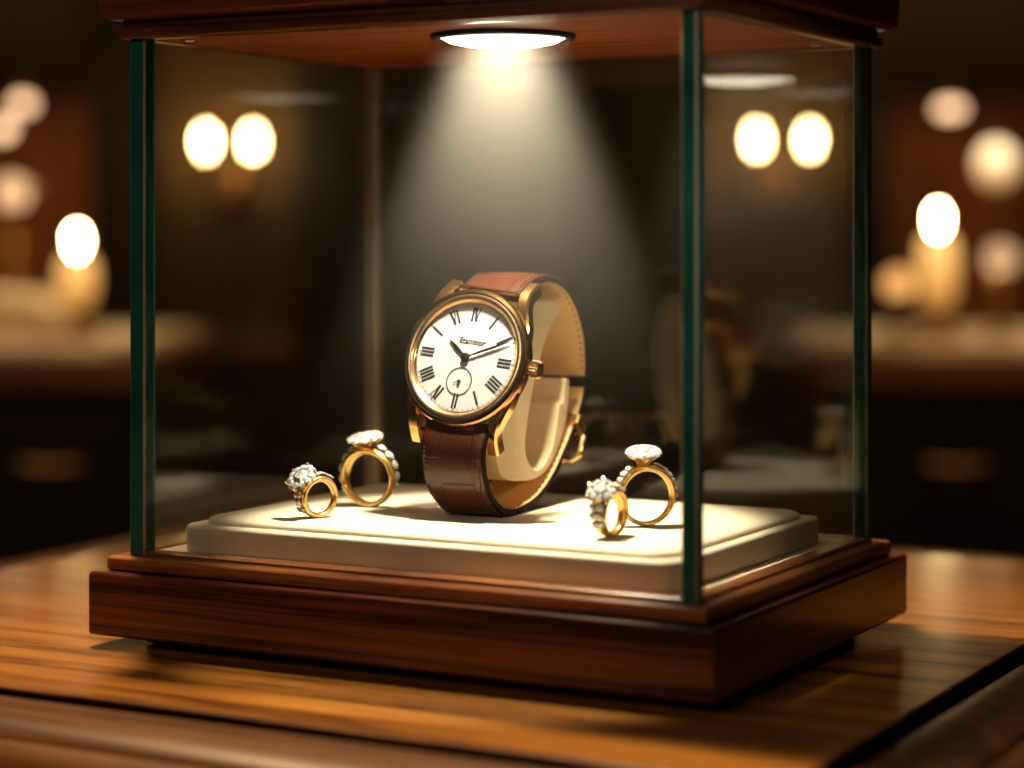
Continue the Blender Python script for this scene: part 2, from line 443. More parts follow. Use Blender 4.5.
def sconce(px0, px1, py, label):
    d = WB-.085
    a, c = at(px0, py, d), at(px1, py, d)
    m = .5*(a+c)
    t = thing('wall_sconce', label, 'wall lamp', (m.x, WB-.0005, m.z), 0, 'twin bulb wall sconces')
    hw = .5*(c.x-a.x)
    q = MB(); mt = Matrix.Translation((0, 0, -.075)) @ Matrix.Rotation(PI/2, 4, 'X') @ Matrix.Diagonal((.62, 1, 1, 1))
    q.lathe([(0, .012), (.022, .011), (.034, .006), (.037, 0), (0, 0)], 32, mat=mt); q.build('wall_plate', M['handle'], t)
    for s_ in (-1, 1):
        q = MB(); q.tube(spline([(0, -.01, -.075), (s_*hw*.5, -.06, -.095), (s_*hw, -.085, -.075), (s_*hw, -.085, -.040)], 8), .0045, 8)
        q.build('arm', M['brass'], t)
        q = MB(); q.lathe([(0, -.042), (.008, -.042), (.018, -.030), (.016, -.028), (.007, -.036), (.0065, -.022), (0, -.022)], 20, o=(s_*hw, -.085, 0)); q.build('candle_cup', M['brass'], t)
        q = MB(); q.lathe([(0, -.024), (.006, -.018), (.0085, -.004), (.007, .006), (.0035, .012), (0, .015)], 20, o=(s_*hw, -.085, 0))
        q.build('bulb', emit('sconce_bulb_glow', (1, .66, .28), 85), t)
    return t
sconce(206, 253, 139, 'brass twin bulb sconce on the olive wall nearer the display block')
sconce(757, 810, 137, 'brass twin bulb sconce on the olive wall nearer the hanging globe lamp')

def pendant(px, py, d, rw, rh, mat, label, group=None):
    p = at(px, py, d)
    t = thing('pendant_lamp', label, 'pendant lamp', (p.x, d, p.z), 0, group)
    q = MB(); q.lathe([(0, -rh)] + [(rw*math.cos(a), rh*math.sin(a)) for a in [(-PI/2)+PI*k/14 for k in range(1, 14)]] + [(0, rh)], 28); q.build('lit_globe', mat, t)
    q = MB(); q.lathe([(.006, rh-.002), (.010, rh), (.008, rh+.02), (0, rh+.022)], 16); q.build('cap', M['brass'], t)
    q = MB(); q.tube([(0, 0, rh+.02), (0, 0, 2.499-p.z)], .0015, 6); q.build('cord', M['black'], t)
    return t
soft = emit('soft_lamp_glow', (1, .60, .33), 3.2)
pendant(23, 104, 2.9, .014, .010, soft, 'small beige pendant lamp beside the dark wooden post', 'small pendant lamps')
pendant(3, 129, 2.7, .012, .011, soft, 'lower small beige pendant lamp cut by the picture edge', 'small pendant lamps')
pendant(950, 109, 2.9, .018, .009, soft, 'small flat beige pendant lamp above the amber table lamp', 'small pendant lamps')
pendant(996, 166, 2.75, .024, .030, glow_gradient('globe_glow', (1, .74, .40), (.75, .34, .10), 3.0, .3, -.03, .024), 'large glowing globe pendant lamp near the picture edge')

def ball_lamp(px, py, d, r, col, st, label):
    p = at(px, py, d)
    t = thing('round_lamp', label, 'lamp', (p.x, d, MATZ), 0)
    h = p.z-MATZ
    q = MB(); q.lathe([(0, 0), (.024, 0), (.022, .005), (.006, .010), (.005, h-r-.006), (.012, h-r), (.010, h-r+.006), (0, h-r+.006)], 24); q.build('stand', M['brass'], t)
    q = MB(); mt = Matrix.Translation((0, 0, h)) @ Matrix.Rotation(PI/2, 4, 'X')
    q.lathe([(r, -.006), (r+.008, -.006), (r+.010, 0), (r+.008, .006), (r, .006)], 32, mat=mt, closed=True); q.build('rim', M['gold_dark'], t)
    q = MB(); q.lathe([(0, -.010), (r*.7, -.009), (r, -.004), (r, .004), (r*.7, .010), (0, .012)], 32, mat=mt); q.build('lit_face', emit('round_lamp_glow', col, st), t)
ball_lamp(898, 284, 2.56, .017, (1, .46, .13), 1.5, 'round orange lamp with dark rim low on the counter')
ball_lamp(1000, 259, 2.66, .019, (1, .56, .28), 1.0, 'round peach lamp with dark rim on a tall stand')
# tall lamp by the left edge
ball_lamp(13, 193, 2.85, .021, (1, .56, .27), 1.5, 'round peach lamp standing tall behind the display block')

# ================================================================== TABLE
t = thing('display_table', 'glossy amber wooden table with a dark groove and moulded edge', 'table', (CASE_O.x, CASE_O.y, 0), -YAW)
X0, Y0_, X1, Y1 = -.146, -.0695, .2535, .319
q = MB(); q.box((X0, Y0_, TABLE_Z-.022), (X1, Y1, TABLE_Z)); q.build('table_top', M['table_wood'], t, smooth=0, bevel=.0006)
q = MB(); q.frame(X0-.001, Y0_-.001, X1+.001, Y1+.001, [(0, TABLE_Z-.018), (.0, TABLE_Z-.0006), (.0008, TABLE_Z-.001), (.001, TABLE_Z-.011), (.0075, TABLE_Z-.011), (.0075, TABLE_Z-.018)]); q.build('groove', M['groove'], t, smooth=0)
pr = [(o_+.0035, TABLE_Z+z_) for o_, z_ in ((.0032, -.016), (.0032, -.0022), (.0046, -.0008), (.010, -.0004), (.018, -.0018), (.0245, -.0050), (.0255, -.0070), (.028, -.0075),
      (.033, -.012), (.0355, -.018), (.034, -.025), (.028, -.028), (.026, -.040), (.012, -.048), (.004, -.048))]
q = MB(); q.frame(X0, Y0_, X1, Y1, pr); q.build('edge_moulding', M['table_edge'], t, smooth=50)
q = MB(); q.box((X0+.01, Y0_+.01, .08), (X1-.01, Y1-.01, TABLE_Z-.021)); q.box((X0+.03, Y0_+.03, 0), (X1-.03, Y1-.03, .08)); q.build('table_body', M['table_body'], t, smooth=0, bevel=.003)

# ================================================================== DISPLAY CASE
W, D, H = .20, .146, .1664
case = thing('display_case', 'glass display case with mahogany base and lid and a lamp inside', 'display case', CASE_O, -YAW)
zb = -.0252
q = MB(); q.box((.004, .004, -.0285), (W-.004, D-.004, zb+.001)); q.build('recessed_foot', M['groove'], case, smooth=0)  # black tone stands in for the shade under the base
q = MB(); q.frame(0, 0, W, D, [(.0088, zb), (.0092, zb+.001), (.0092, -.0056), (.0086, -.0048), (-.01, -.0048), (-.01, zb)]); q.build('base_plinth', M['base_wood'], case, smooth=0, bevel=.0005)
q = MB(); q.frame(0, 0, W, D, [(.0042, -.0048), (.0050, -.0042), (.0050, -.0008), (.0040, 0), (-.0062, 0), (-.0062, -.0048)]); q.build('base_moulding', M['base_top'], case, smooth=0, bevel=.0004)
q = MB(); q.frame(0, 0, W, D, [(-.0005, 0), (-.0005, .0009), (-.0012, .0013), (-.0058, .0013), (-.0062, 0)], rad=.004); q.build('inner_bead', M['base_top'], case, smooth=0)
q = MB(); q.box((.0062, .0062, -.004), (W-.0062, D-.0062, .0010)); q.build('lining', M['velvet'], case, smooth=0)
q = MB(); q.box((.009, .009, zb+.002), (W-.009, D-.009, -.0045)); q.build('base_board', M['base_wood'], case, smooth=0)
# glass
e = .0062; gz0, gz1 = .0002, H
def post(x, y, mat, s=e):
    q = MB(); c = .0006
    pts = [(x+c, y), (x+s-c, y), (x+s, y+c), (x+s, y+s-c), (x+s-c, y+s), (x+c, y+s), (x, y+s-c), (x, y+c)]
    n = 8; vs = [(a, b_, gz0) for a, b_ in pts] + [(a, b_, gz1) for a, b_ in pts]
    for k in range(n):
        k2 = (k+1) % n
        q.add([vs[k], vs[k2], vs[n+k2], vs[n+k]], [(0, 1, 2, 3)], 1 if k % 2 else 0)
    q.add(vs, [tuple(range(n, 2*n))], 0)
    return q.build('glass_edge', [M[mat], M['arris'] if mat == 'glass_edge' else M['pale_edge']], case, smooth=0)
post(0, 0, 'glass_edge'); post(W-.005, 0, 'glass_edge', .005); post(W-.0052, D-.0052, 'glass_edge', .0052); post(0, D-.005, 'pale_edge', .005)
gt = .0045
for a, b_ in (((e, .0005), (W-.005, gt)), ((W-gt, .005), (W-.0005, D-.0052)), ((.005, D-gt), (W-.0052, D-.0005)), ((.0005, e), (gt, D-.005))):
    q = MB(); q.box((a[0], a[1], gz0), (b_[0], b_[1], gz1)); q.build('glass_pane', M['glass'], case, smooth=0)
# lid: underside board with a lamp hole, moulded rim, top
LX, LY, LR = .1132, .0450, .0212
bm = bmesh.new()
def loop(pts):
    vs = [bm.verts.new(p) for p in pts]; return [bm.edges.new((vs[i], vs[(i+1) % len(vs)])) for i in range(len(vs))]
ed = loop([(-.002, -.002, H+.0002), (W+.002, -.002, H+.0002), (W+.002, D+.002, H+.0002), (-.002, D+.002, H+.0002)])
ed += loop([(LX+LR*math.cos(2*PI*k/48), LY+LR*math.sin(2*PI*k/48), H+.0002) for k in range(48)])
bmesh.ops.triangle_fill(bm, edges=ed, use_beauty=True)
me = bpy.data.meshes.new('lid_underside'); bm.to_mesh(me); bm.free(); me.materials.append(M['lid_under'])
o = bpy.data.objects.new('lid_underside', me); COL.objects.link(o); o.parent = case
q = MB(); q.frame(0, 0, W, D, [(-.0005, H+.0003), (-.0005, H+.0001), (.0022, H), (.0030, H+.0006), (.0030, H+.0033), (.0016, H+.0036), (.0014, H+.0056), (.0046, H+.0062), (.0064, H+.0072), (.0070, H+.0085),
      (.0074, H+.024), (.0085, H+.027), (.0085, H+.034), (.004, H+.044), (-.02, H+.046)], closed=False, cap_hi=True)
q.build('lid_moulding', M['lid_wood'], case, smooth=25, bevel=.0003)
for sx, sy in ((.0145, .0125), (.1875, .1265)):
    q = MB(); q.lathe([(0, H-.0008), (.0018, H-.0007), (.0026, H-.0002), (.0026, H+.0002), (0, H+.0002)], 20, o=(sx, sy, 0)); q.build('screw_cap', M['steel'], case)
lamp = bpy.data.objects.new('case_lamp', None); COL.objects.link(lamp); lamp.parent = case; lamp.location = (LX, LY, H)
q = MB(); q.lathe([(.0198, .0), (.0200, -.0008), (.0212, -.0016), (.0228, -.0012), (.0232, -.0004), (.0232, .0001), (.0212, .0001)], 64); q.build('lamp_trim', M['trim_black'], lamp)
q = MB(); q.lathe([(0, -.0040), (.006, -.0039), (.012, -.0034), (.017, -.0024), (.0199, -.0008)], 64); q.build('lamp_lens', M['lens'], lamp)

# velvet pad
pad = thing('display_pad', 'cream velvet display pad under the watch and rings', 'display pad', CASE_O, -YAW)
px0, py0, px1, py1 = .0150, .0080, .1890, .1275
PT = .0122
q = MB(); q.frame(px0, py0, px1, py1, [(0, .0012), (.0002, .0016), (.0002, .0086), (-.0001, .0093), (-.0008, .0098)], closed=False, cap_lo=True, cap_hi=True, rad=.0045); q.build('pad_base', M['velvet'], pad, smooth=60)
q = MB(); k = .0036
q.frame(px0+k, py0+k, px1-k, py1-k, [(0, .0097), (.0002, .0104), (-.0004, .0113), (-.0016, PT-.0003), (-.004, PT)], closed=False, cap_lo=True, cap_hi=True, rad=.009, seg=8); q.build('pad_cushion', M['velvet'], pad, smooth=60)
PADZ = CASE_Z+PT

# haze lit by the lamp
q = MB(); q.lathe([(0, H-.0044), (.023, H-.0044), (.0235, H-.006), (.085, .030), (.085, .0262), (0, .0262)], 48, o=(0, 0, 0))
q.v = [(x, y, z) for x, y, z in q.v]
hz = q.build('haze', haze_mat(.030, H-.01, .02, 2.1))
hz.location = case_pt(LX, LY, 0); hz.rotation_euler = (0, 0, -YAW)
hz.scale = (1, 1, 1)
# keep it inside the glass
for v in hz.data.vertices:
    x = v.co.x + LX; y = v.co.y + LY
    v.co.x = min(max(x, .008), W-.008) - LX; v.co.y = min(max(y, .008), D-.008) - LY
tag(hz, 'pale cone of haze glowing in the lamp beam above the watch', 'haze', kind='stuff')

# ================================================================== WATCH
DC = .700
O = at(465.5, 357.5, DC)
ang = math.radians(27.4)
hdir = Vector((math.sin(ang), math.cos(ang), 0)); rh = Vector((math.cos(ang), -math.sin(ang), 0)); up = Vector((0, 0, 1))
tilt = math.radians(17.0); roll = math.radians(6.5)
u0 = up*math.cos(tilt)+hdir*math.sin(tilt)
n0 = u0.cross(rh)*-1
if n0.y > 0: n0 = -n0
r_ = rh*math.cos(roll) - u0*math.sin(roll)
u_ = u0*math.cos(roll) + rh*math.sin(roll)
n_ = n0
MW = Matrix((( r_.x, u_.x, n_.x, O.x), (r_.y, u_.y, n_.y, O.y), (r_.z, u_.z, n_.z, O.z), (0, 0, 0, 1)))
watch = thing('wristwatch', 'gold wristwatch with white dial and brown leather strap standing on the pad', 'watch', (O.x, O.y, PADZ))
WORG = Matrix.Translation((O.x, O.y, PADZ)).inverted()
ML = WORG @ MW                      # dial frame -> watch frame
def dl(a, b_, c): return ML @ Vector((a, b_, c))
mm = .001
def lathe_n(prof, n=96): 
    q = MB(); q.lathe([(r*mm, z*mm) for r, z in prof], n, mat=ML); return q
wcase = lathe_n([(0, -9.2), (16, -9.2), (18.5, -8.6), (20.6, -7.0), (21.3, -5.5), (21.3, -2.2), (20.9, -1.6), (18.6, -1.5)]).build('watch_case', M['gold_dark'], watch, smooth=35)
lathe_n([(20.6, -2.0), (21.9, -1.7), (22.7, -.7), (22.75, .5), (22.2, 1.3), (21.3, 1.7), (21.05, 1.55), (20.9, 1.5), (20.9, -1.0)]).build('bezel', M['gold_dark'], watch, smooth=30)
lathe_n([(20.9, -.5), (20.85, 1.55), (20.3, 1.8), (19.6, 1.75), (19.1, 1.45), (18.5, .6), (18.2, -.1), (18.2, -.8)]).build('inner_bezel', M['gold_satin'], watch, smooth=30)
q = MB(); q.lathe([(20.7*mm, 1.62*mm), (20.95*mm, 1.72*mm), (21.2*mm, 1.70*mm)], 96, mat=ML); q.build('bezel_groove', M['black'], watch)
dial = lathe_n([(0, 0), (17.0, 0), (18.25, .0)]).build('dial', M['dial'], watch)
lathe_n([(17.8, .06), (18.3, .35), (18.5, .6), (18.3, .1), (17.8, .02)]).build('inner_flange', M['gold'], watch)
# strokes on the dial
def bar(q, a, b_, w, z0=.00003, z1=.00009, w2=None):
    a = Vector(a); b_ = Vector(b_); d = (b_-a).normalized(); s_ = Vector((-d.y, d.x))
    w2 = w if w2 is None else w2
    P = [a-s_*w/2, a+s_*w/2, b_+s_*w2/2, b_-s_*w2/2]
    vs = [dl(p.x, p.y, z0) for p in P] + [dl(p.x, p.y, z1) for p in P]
    q.add(vs, [(0,1,2,3), (4,5,6,7), (0,1,5,4), (1,2,6,5), (2,3,7,6), (3,0,4,7)])
def numeral(h, pat, height=4.7, rad=14.3, thick=.62):
    q = MB(); th = PI/2 - h*PI/6
    c = Vector((math.cos(th), math.sin(th))); tr = Vector((math.sin(th), -math.cos(th)))   # outwards, clockwise
    if 3 < h < 9: pass
    widths = {'I': 1.12, 'V': 2.0, 'X': 2.0}
    tot = sum(widths[k] for k in pat); x = -tot/2
    def P(a, b2): return (c*(rad+b2) + tr*a)*mm
    hh = height/2
    for k in pat:
        w = widths[k]; m = x+w/2
        if k == 'I': bar(q, P(m, -hh), P(m, hh), thick*mm)
        elif k == 'V':
            bar(q, P(m-.8, hh), P(m, -hh), .8*mm); bar(q, P(m+.8, hh), P(m, -hh), .34*mm)
        else:
            bar(q, P(m-.8, hh), P(m+.8, -hh), .8*mm); bar(q, P(m+.8, hh), P(m-.8, -hh), .34*mm)
        x += w
    x = -tot/2
    for k in pat:
        w = widths[k]; m = x+w/2; sw = .42 if k == 'I' else .95
        bar(q, P(m-sw, hh), P(m+sw, hh), .18*mm)
        if k != 'V': bar(q, P(m-sw, -hh), P(m+sw, -hh), .18*mm)
        x += w
    q.build('numeral', M['ink'], dial, smooth=0)
for h, pat in ((12, 'IV'), (1, 'I'), (2, 'I'), (3, 'III'), (4, 'IIII'), (5, 'I'), (6, 'II'), (7, 'IV'), (8, 'IIII'), (9, 'III'), (10, 'I'), (11, 'VI')):
    numeral(h, pat, height=5.4 if h == 2 else 4.6, thick=.95 if h == 2 else .7)
q = MB()
for k in range(60):
    th = 2*PI*k/60; c = Vector((math.cos(th), math.sin(th)))
    bar(q, c*17.0*mm, c*17.5*mm, (.22 if k % 5 else .4)*mm)
q.build('minute_track', M['ink_soft'], dial, smooth=0)
# small seconds
sd = Vector((-.2, -8.0))
q = MB(); q.lathe([(4.3*mm, .00003), (4.3*mm, .0001), (4.7*mm, .0001), (4.7*mm, .00003)], 64, mat=ML @ Matrix.Translation((sd.x*mm, sd.y*mm, 0)), closed=True); q.build('subdial_ring', M['ink_soft'], dial)
q = MB(); q.lathe([(0, .0006), (.5*mm, .0005), (.65*mm, .0001), (.65*mm, 0)], 20, mat=ML @ Matrix.Translation((sd.x*mm, sd.y*mm, 0)))
bar(q, (sd+Vector((-1.9, -.7)))*mm, (sd+Vector((.5, .15)))*mm, .2*mm, .0002, .0003); q.build('seconds_hand', M['ink'], watch)
# maker's lettering
cu = bpy.data.curves.new('txt', 'FONT'); cu.body = 'Etanisior'; cu.align_x = 'CENTER'; cu.align_y = 'CENTER'; cu.size = 1; cu.offset = .018; cu.extrude = .01; cu.resolution_u = 4
to = bpy.data.objects.new('txt', cu); COL.objects.link(to)
me = bpy.data.meshes.new_from_object(to.evaluated_get(bpy.context.evaluated_depsgraph_get()))
bpy.data.objects.remove(to); me.name = 'lettering'; me.transform(ML @ Matrix.Translation((1.2*mm, 5.4*mm, .00006)) @ Matrix.Scale(2.75*mm, 4)); me.materials.clear(); me.materials.append(M['ink'])
o = bpy.data.objects.new('lettering', me); COL.objects.link(o); o.parent = dial
# hands
def hand(name, ang_deg, ln, w, tail, z):
    q = MB(); th = math.radians(90-ang_deg); c = Vector((math.cos(th), math.sin(th)))
    bar(q, c*-tail*mm, c*ln*.62*mm, w*.55*mm, z*mm, (z+.18)*mm, w*mm); bar(q, c*ln*.62*mm, c*ln*mm, w*mm, z*mm, (z+.18)*mm, .12*mm)
    return q.build(name, M['black'], watch, smooth=0)
hand('hour_hand', -55, 8.8, 1.25, 0, .22)
hand('minute_hand', 64, 16.2, .85, 0, .42)
lathe_n([(0, .95), (.7, .9), (1.45, .7), (1.5, .2), (1.5, 0)], 32).build('hand_hub', M['black'], watch)
# lugs
for sx in (-1, 1):
    for sy in (-1, 1):
        q = MB(); lf = .91 if sx < 0 < sy else 1; P = spline([(sx*17.6, sy*7.5*lf, -3.6), (sx*17.0, sy*13.2*lf, -3.2), (sx*15.4, sy*18.6*lf, -3.0), (sx*14.4, sy*22.8*lf, -4.6), (sx*14.3, sy*27.0*lf, -8.6)], 6)
        pts = [dl(p.x*mm, p.y*mm, p.z*mm) for p in P]
        R3 = ML.to_3x3(); wid = [R3 @ Vector((1, 0, 0))]*len(pts); nor = []
        for i in range(len(P)):
            t_ = (P[min(i+1, len(P)-1)]-P[max(i-1, 0)]).normalized()
            nn = Vector((0, -t_.z, t_.y));
            if nn.z < 0: nn = -nn
            nor.append(R3 @ nn)
        hw, hh = 2.2*mm, 2.4*mm; c = .7*mm
        sect = [(-hw+c, hh), (hw-c, hh), (hw, hh-c), (hw, -hh+c), (hw-c, -hh), (-hw+c, -hh), (-hw, -hh+c), (-hw, hh-c)]
        q.sweep(pts, nor, wid, sect, [0]*8); q.build('lug', M['gold'], watch, smooth=35)
# crown with flutes
q = MB(); nf = 20; mat = ML @ Matrix.Translation((22.0*mm, .2*mm, -3.2*mm)) @ Matrix.Rotation(PI/2, 4, 'Y')
vs = []; fs = []
prof = [(1.3, -1.2), (1.3, .2), (2.3, .3), (2.9, .7), (2.95, 3.3), (2.5, 3.9), (0, 4.1)]
for r, z in prof:
    for k in range(nf*2):
        t_ = PI*k/nf; rr = r*(1 if k % 2 == 0 or r < 2.4 else .86); vs.append(mat @ Vector((rr*mm*math.cos(t_), rr*mm*math.sin(t_), z*mm)))
n2 = nf*2
for i in range(len(prof)-1):
    for k in range(n2): fs.append((i*n2+k, i*n2+(k+1) % n2, (i+1)*n2+(k+1) % n2, (i+1)*n2+k))
q.add(vs, fs); q.build('crown', M['gold_satin'], watch, smooth=25)

# ---- strap: profile taken in the vertical plane of the strap's near edge
SWW = 23.0*mm
def plane_pt(px, py, off):
    """(along hdir, height) of the point seen at px,py on the vertical plane `off` along rh from the dial"""
    d = Vector(((px-512)/F_PX, 1, (Y0-py)/F_PX)); P0 = O+rh*off
    t_ = (P0-CAM).dot(rh)/d.dot(rh); P = CAM+d*t_
    return Vector(((P-P0).dot(hdir), P.z-PADZ))
prof_px = [(519, 297), (526, 288), (536, 279), (551, 276), (567, 283), (580, 304), (588, 333), (590.5, 360), (590, 383), (586, 407), (578.5, 430), (567.5, 457), (556, 481), (542, 500), (526, 511.5), (511, 515.5), (501, 510), (491, 496), (485.5, 478), (483.5, 460), (484, 446), (486.5, 434), (491, 424)]
prof2 = [plane_pt(x, y, SWW/2) for x, y in prof_px]
lowest = min(p.y for p in prof2)
prof2 = [Vector((p.x, p.y-lowest+.0002 if p.y < .02 else p.y-lowest*max(0, 1-(p.y-.02)/.03)+.0002)) for p in prof2]
STR = spline([(p.x, p.y, 0) for p in prof2], 8)
def strap_frames(S):
    pts = []; nor = []; wid = []
    for i, p in enumerate(S):
        a = S[max(i-1, 0)]; b2 = S[min(i+1, len(S)-1)]
        tx, tz = b2.x-a.x, b2.y-a.y; l = math.hypot(tx, tz)
        nx, nz = -tz/l, tx/l                       # outward for this winding
        # twist with the rolled dial near the lugs
        hgt = p.y; fr = min(1, max(0, (.040-p.x)/.04))*min(1, max(0, (hgt-.012)/.03))
        rr = roll*fr; w = (rh*math.cos(rr)-up*math.sin(rr))
        P = Vector((O.x, O.y, PADZ))+hdir*p.x+up*p.y
        P = P + up*(math.sin(rr)*SWW/2) + rh*((1-math.cos(rr))*SWW/2)
        pts.append(WORG @ P); nor.append(hdir*nx+up*nz); wid.append(w)
    return pts, nor, wid
PTS, NOR, WID = strap_frames(STR)
cen = sum(PTS, Vector())/len(PTS)
if (PTS[30]-cen).dot(NOR[30]) < 0: NOR = [-n for n in NOR]
# mid line of the strap is at rh*0: profile is the same in all planes across the width
th = 2.3*mm
def strap(name, i0, i1, wa, wb, swell):
    q = MB(); n = i1-i0+1; uvs = []
    base = 0; length = 0; allv = []
    rows = []
    for k in range(i0, i1+1):
        f = (k-i0)/(n-1); hw = .5*(wa+(wb-wa)*f)
        if k > i0: length += (PTS[k]-PTS[k-1]).length
        puff = swell*max(0, 1-f*1.2)
        # outer face padded across the width, then sides, then lining
        sec = []
        for j in range(9):
            a = -1+2*j/8; sec.append((a*hw*.94, puff*(1-abs(a)**2.5)*mm))
        sec += [(hw, -.5*mm), (hw, -th+.3*mm), (hw*.96, -th)]
        sec += [(-hw*.96, -th), (-hw, -th+.3*mm), (-hw, -.5*mm)]
        for a, bq in sec:
            q.v.append(tuple(PTS[k]+WID[k]*a+NOR[k]*bq)); uvs.append((length, a+.0047))
        rows.append(len(sec))
    m = rows[0]
    mis = [0]*8+[1, 1, 1, 2, 1, 1, 1]
    for r in range(n-1):
        for k in range(m):
            k2 = (k+1) % m; q.f.append((r*m+k, r*m+k2, (r+1)*m+k2, (r+1)*m+k)); q.mi.append(mis[k])
    q.f.append(tuple(range(m))); q.mi.append(1); q.f.append(tuple(range((n-1)*m, n*m))); q.mi.append(1)
    return q.build(name, [M['leather'], M['strap_edge'], M['lining']], watch, smooth=50, uv=uvs)
NP = len(PTS)
iK = 8*8+4
s_up = strap('strap_upper', 0, 78, SWW, SWW*.92, 1.3)
s_lo = strap('strap_lower', NP-1-106, NP-1, SWW*.90, SWW, 1.0)
# reversed taper of the swell: lower strap is padded near its lug, handled by its own swell
# stitching
def stitching(i0, i1, wa, wb, par, inner=False):
    q = MB(); acc = 0; on = True
    for sgn in (-1, 1):
        k = i0
        while k < i1-1:
            f = (k-i0)/(i1-i0); hw = .5*(wa+(wb-wa)*f)-1.7*mm
            off = (-th-.00005) if inner else .00045
            a = PTS[k]+WID[k]*hw*sgn+NOR[k]*off; c = PTS[k+1]+WID[k+1]*hw*sgn+NOR[k+1]*off
            q.tube([a, a.lerp(c, .2)+NOR[k]*.0001, a.lerp(c, .7)+NOR[k]*.0001, a.lerp(c, .85)], [.00022, .0003, .0003, .0002], 6)
            k += 1 if (PTS[k+1]-PTS[k]).length > .0017 else 2
    q.build('stitching', M['stitch'] if not inner else M['hole'], par)
stitching(2, 76, SWW, SWW*.92, s_up); stitching(NP-1-76, NP-18, SWW*.92, SWW, s_lo)
stitching(26, 60, SWW*.97, SWW*.93, s_up, True); stitching(NP-1-92, NP-52, SWW*.91, SWW*.94, s_lo, True)
# keeper loops and buckle at the rear
def keeper(k, name, mat, wd, tk, grow):
    q = MB(); c = PTS[k]; n = NOR[k]; w = WID[k]; tg = n.cross(w).normalized()
    ho = wd/2+grow; t0, t1 = -th-grow, 2.3*mm+grow
    pts = [(-ho, t0), (ho, t0), (ho, t1), (-ho, t1)]
    inn = [(-ho+tk, t0+tk), (ho-tk, t0+tk), (ho-tk, t1-tk), (-ho+tk, t1-tk)]
    hl = 1.9*mm; vs = []
    for s2 in (-1, 1):
        for a, bq in pts+inn: vs.append(c+w*a+n*bq+tg*hl*s2)
    fs = []
    for k2 in range(4):
        j = (k2+1) % 4
        fs += [(k2, j, 8+j, 8+k2), (4+k2, 4+j, 12+j, 12+k2), (k2, j, 4+j, 4+k2), (8+k2, 8+j, 12+j, 12+k2)]
    q.add(vs, fs); return q.build(name, mat, watch, smooth=0, bevel=.0004)
keeper(64, 'keeper_loop', M['strap_edge'], SWW*.93, 1.0*mm, .9*mm)
kb = 80
c, n, w = PTS[kb], NOR[kb], WID[kb]; tg = (PTS[kb+1]-PTS[kb-1]).normalized()
buckle = keeper(kb-2, 'buckle', M['gold'], SWW*.92, 1.6*mm, 1.4*mm)
q = MB(); bp = []
hwb = SWW*.9/2+2.2*mm
for a, bq in ((-hwb, 0), (-hwb, 9*mm), (hwb, 9*mm), (hwb, 0)): bp.append(c+w*a+n*(3.0*mm+bq*.16)+tg*bq)
q.tube([bp[0], bp[0].lerp(bp[1], .8), bp[1].lerp(bp[2], .08), bp[1].lerp(bp[2], .5), bp[2].lerp(bp[1], .08), bp[3].lerp(bp[2], .8), bp[3]], 1.25*mm, 10); q.build('buckle_frame', M['gold'], buckle)
q = MB(); q.tube([c+n*2.6*mm-tg*2*mm, c+n*4.0*mm+tg*4*mm, c+n*4.6*mm+tg*9*mm], .8*mm, 8); q.build('buckle_tongue', M['gold'], buckle)
k = 88; q = MB(); q.lathe([(0, 2.2*mm), (1.0*mm, 2.0*mm), (1.5*mm, 1.0*mm), (1.5*mm, -.5*mm), (0, -.5*mm)], 16, mat=Matrix.Translation(PTS[k]+WID[k]*(SWW*.4-.5*mm)) @ NOR[k].to_track_quat('Z', 'Y').to_matrix().to_4x4()); q.build('stud', M['gold'], watch)
# spring bars between the lugs
for sy in (-1, 1):
    q = MB(); q.tube([dl(-13*mm, sy*24.2*mm, -6.2*mm), dl(13*mm, sy*24.2*mm, -6.2*mm)], .8*mm, 10); q.build('spring_bar', M['gold_dark'], watch)

# ---- cushion (C shaped cuff) inside the strap
CWW = 18.0*mm
cush = thing('watch_cushion', 'cream curved cushion inside the watch strap loop', 'cushion', (O.x, O.y, PADZ))
cp_in = [(566, 306), (556, 318), (547, 336), (540, 360), (533, 390), (528, 420), (525.5, 447), (529, 463), (537, 470), (545, 463), (552, 448), (556.5, 425), (559, 404)]
cp_step = [(563.5, 402), (565.5, 378)]
cp_out = [(569.5, 379), (569, 400), (565, 425), (557, 451), (548, 469), (536, 478.5), (522, 481), (508, 479.5), (500, 472), (497, 455), (500, 430), (507, 395), (515, 360), (523, 330), (529, 311), (536, 303.5), (549, 300)]
ci = spline([(*plane_pt(x, y, CWW/2), 0) for x, y in cp_in], 4); cs = [Vector((*plane_pt(x, y, CWW/2), 0)) for x, y in cp_step]; co = spline([(*plane_pt(x, y, CWW/2), 0) for x, y in cp_out], 4)
poly = ci+cs+co
CORG = WORG
bm = bmesh.new()
base = [CORG @ (Vector((O.x, O.y, PADZ))+hdir*p.x+up*max(p.y, .0046)-rh*CWW/2) for p in poly]
vs = [bm.verts.new(p) for p in base]; f = bm.faces.new(vs)
ex = bmesh.ops.extrude_face_region(bm, geom=[f]); bmesh.ops.translate(bm, verts=[v for v in ex['geom'] if isinstance(v, bmesh.types.BMVert)], vec=rh*CWW)
bmesh.ops.recalc_face_normals(bm, faces=bm.faces)
me = bpy.data.meshes.new('cuff_body'); bm.to_mesh(me); bm.free(); me.materials.append(M['cushion'])
for p in me.polygons: p.use_smooth = True
me.set_sharp_from_angle(angle=math.radians(50))
o = bpy.data.objects.new('cuff_body', me); COL.objects.link(o); o.parent = cush
bv = o.modifiers.new('bevel', 'BEVEL'); bv.width = .0016; bv.segments = 4; bv.limit_method = 'ANGLE'; bv.angle_limit = math.radians(60)

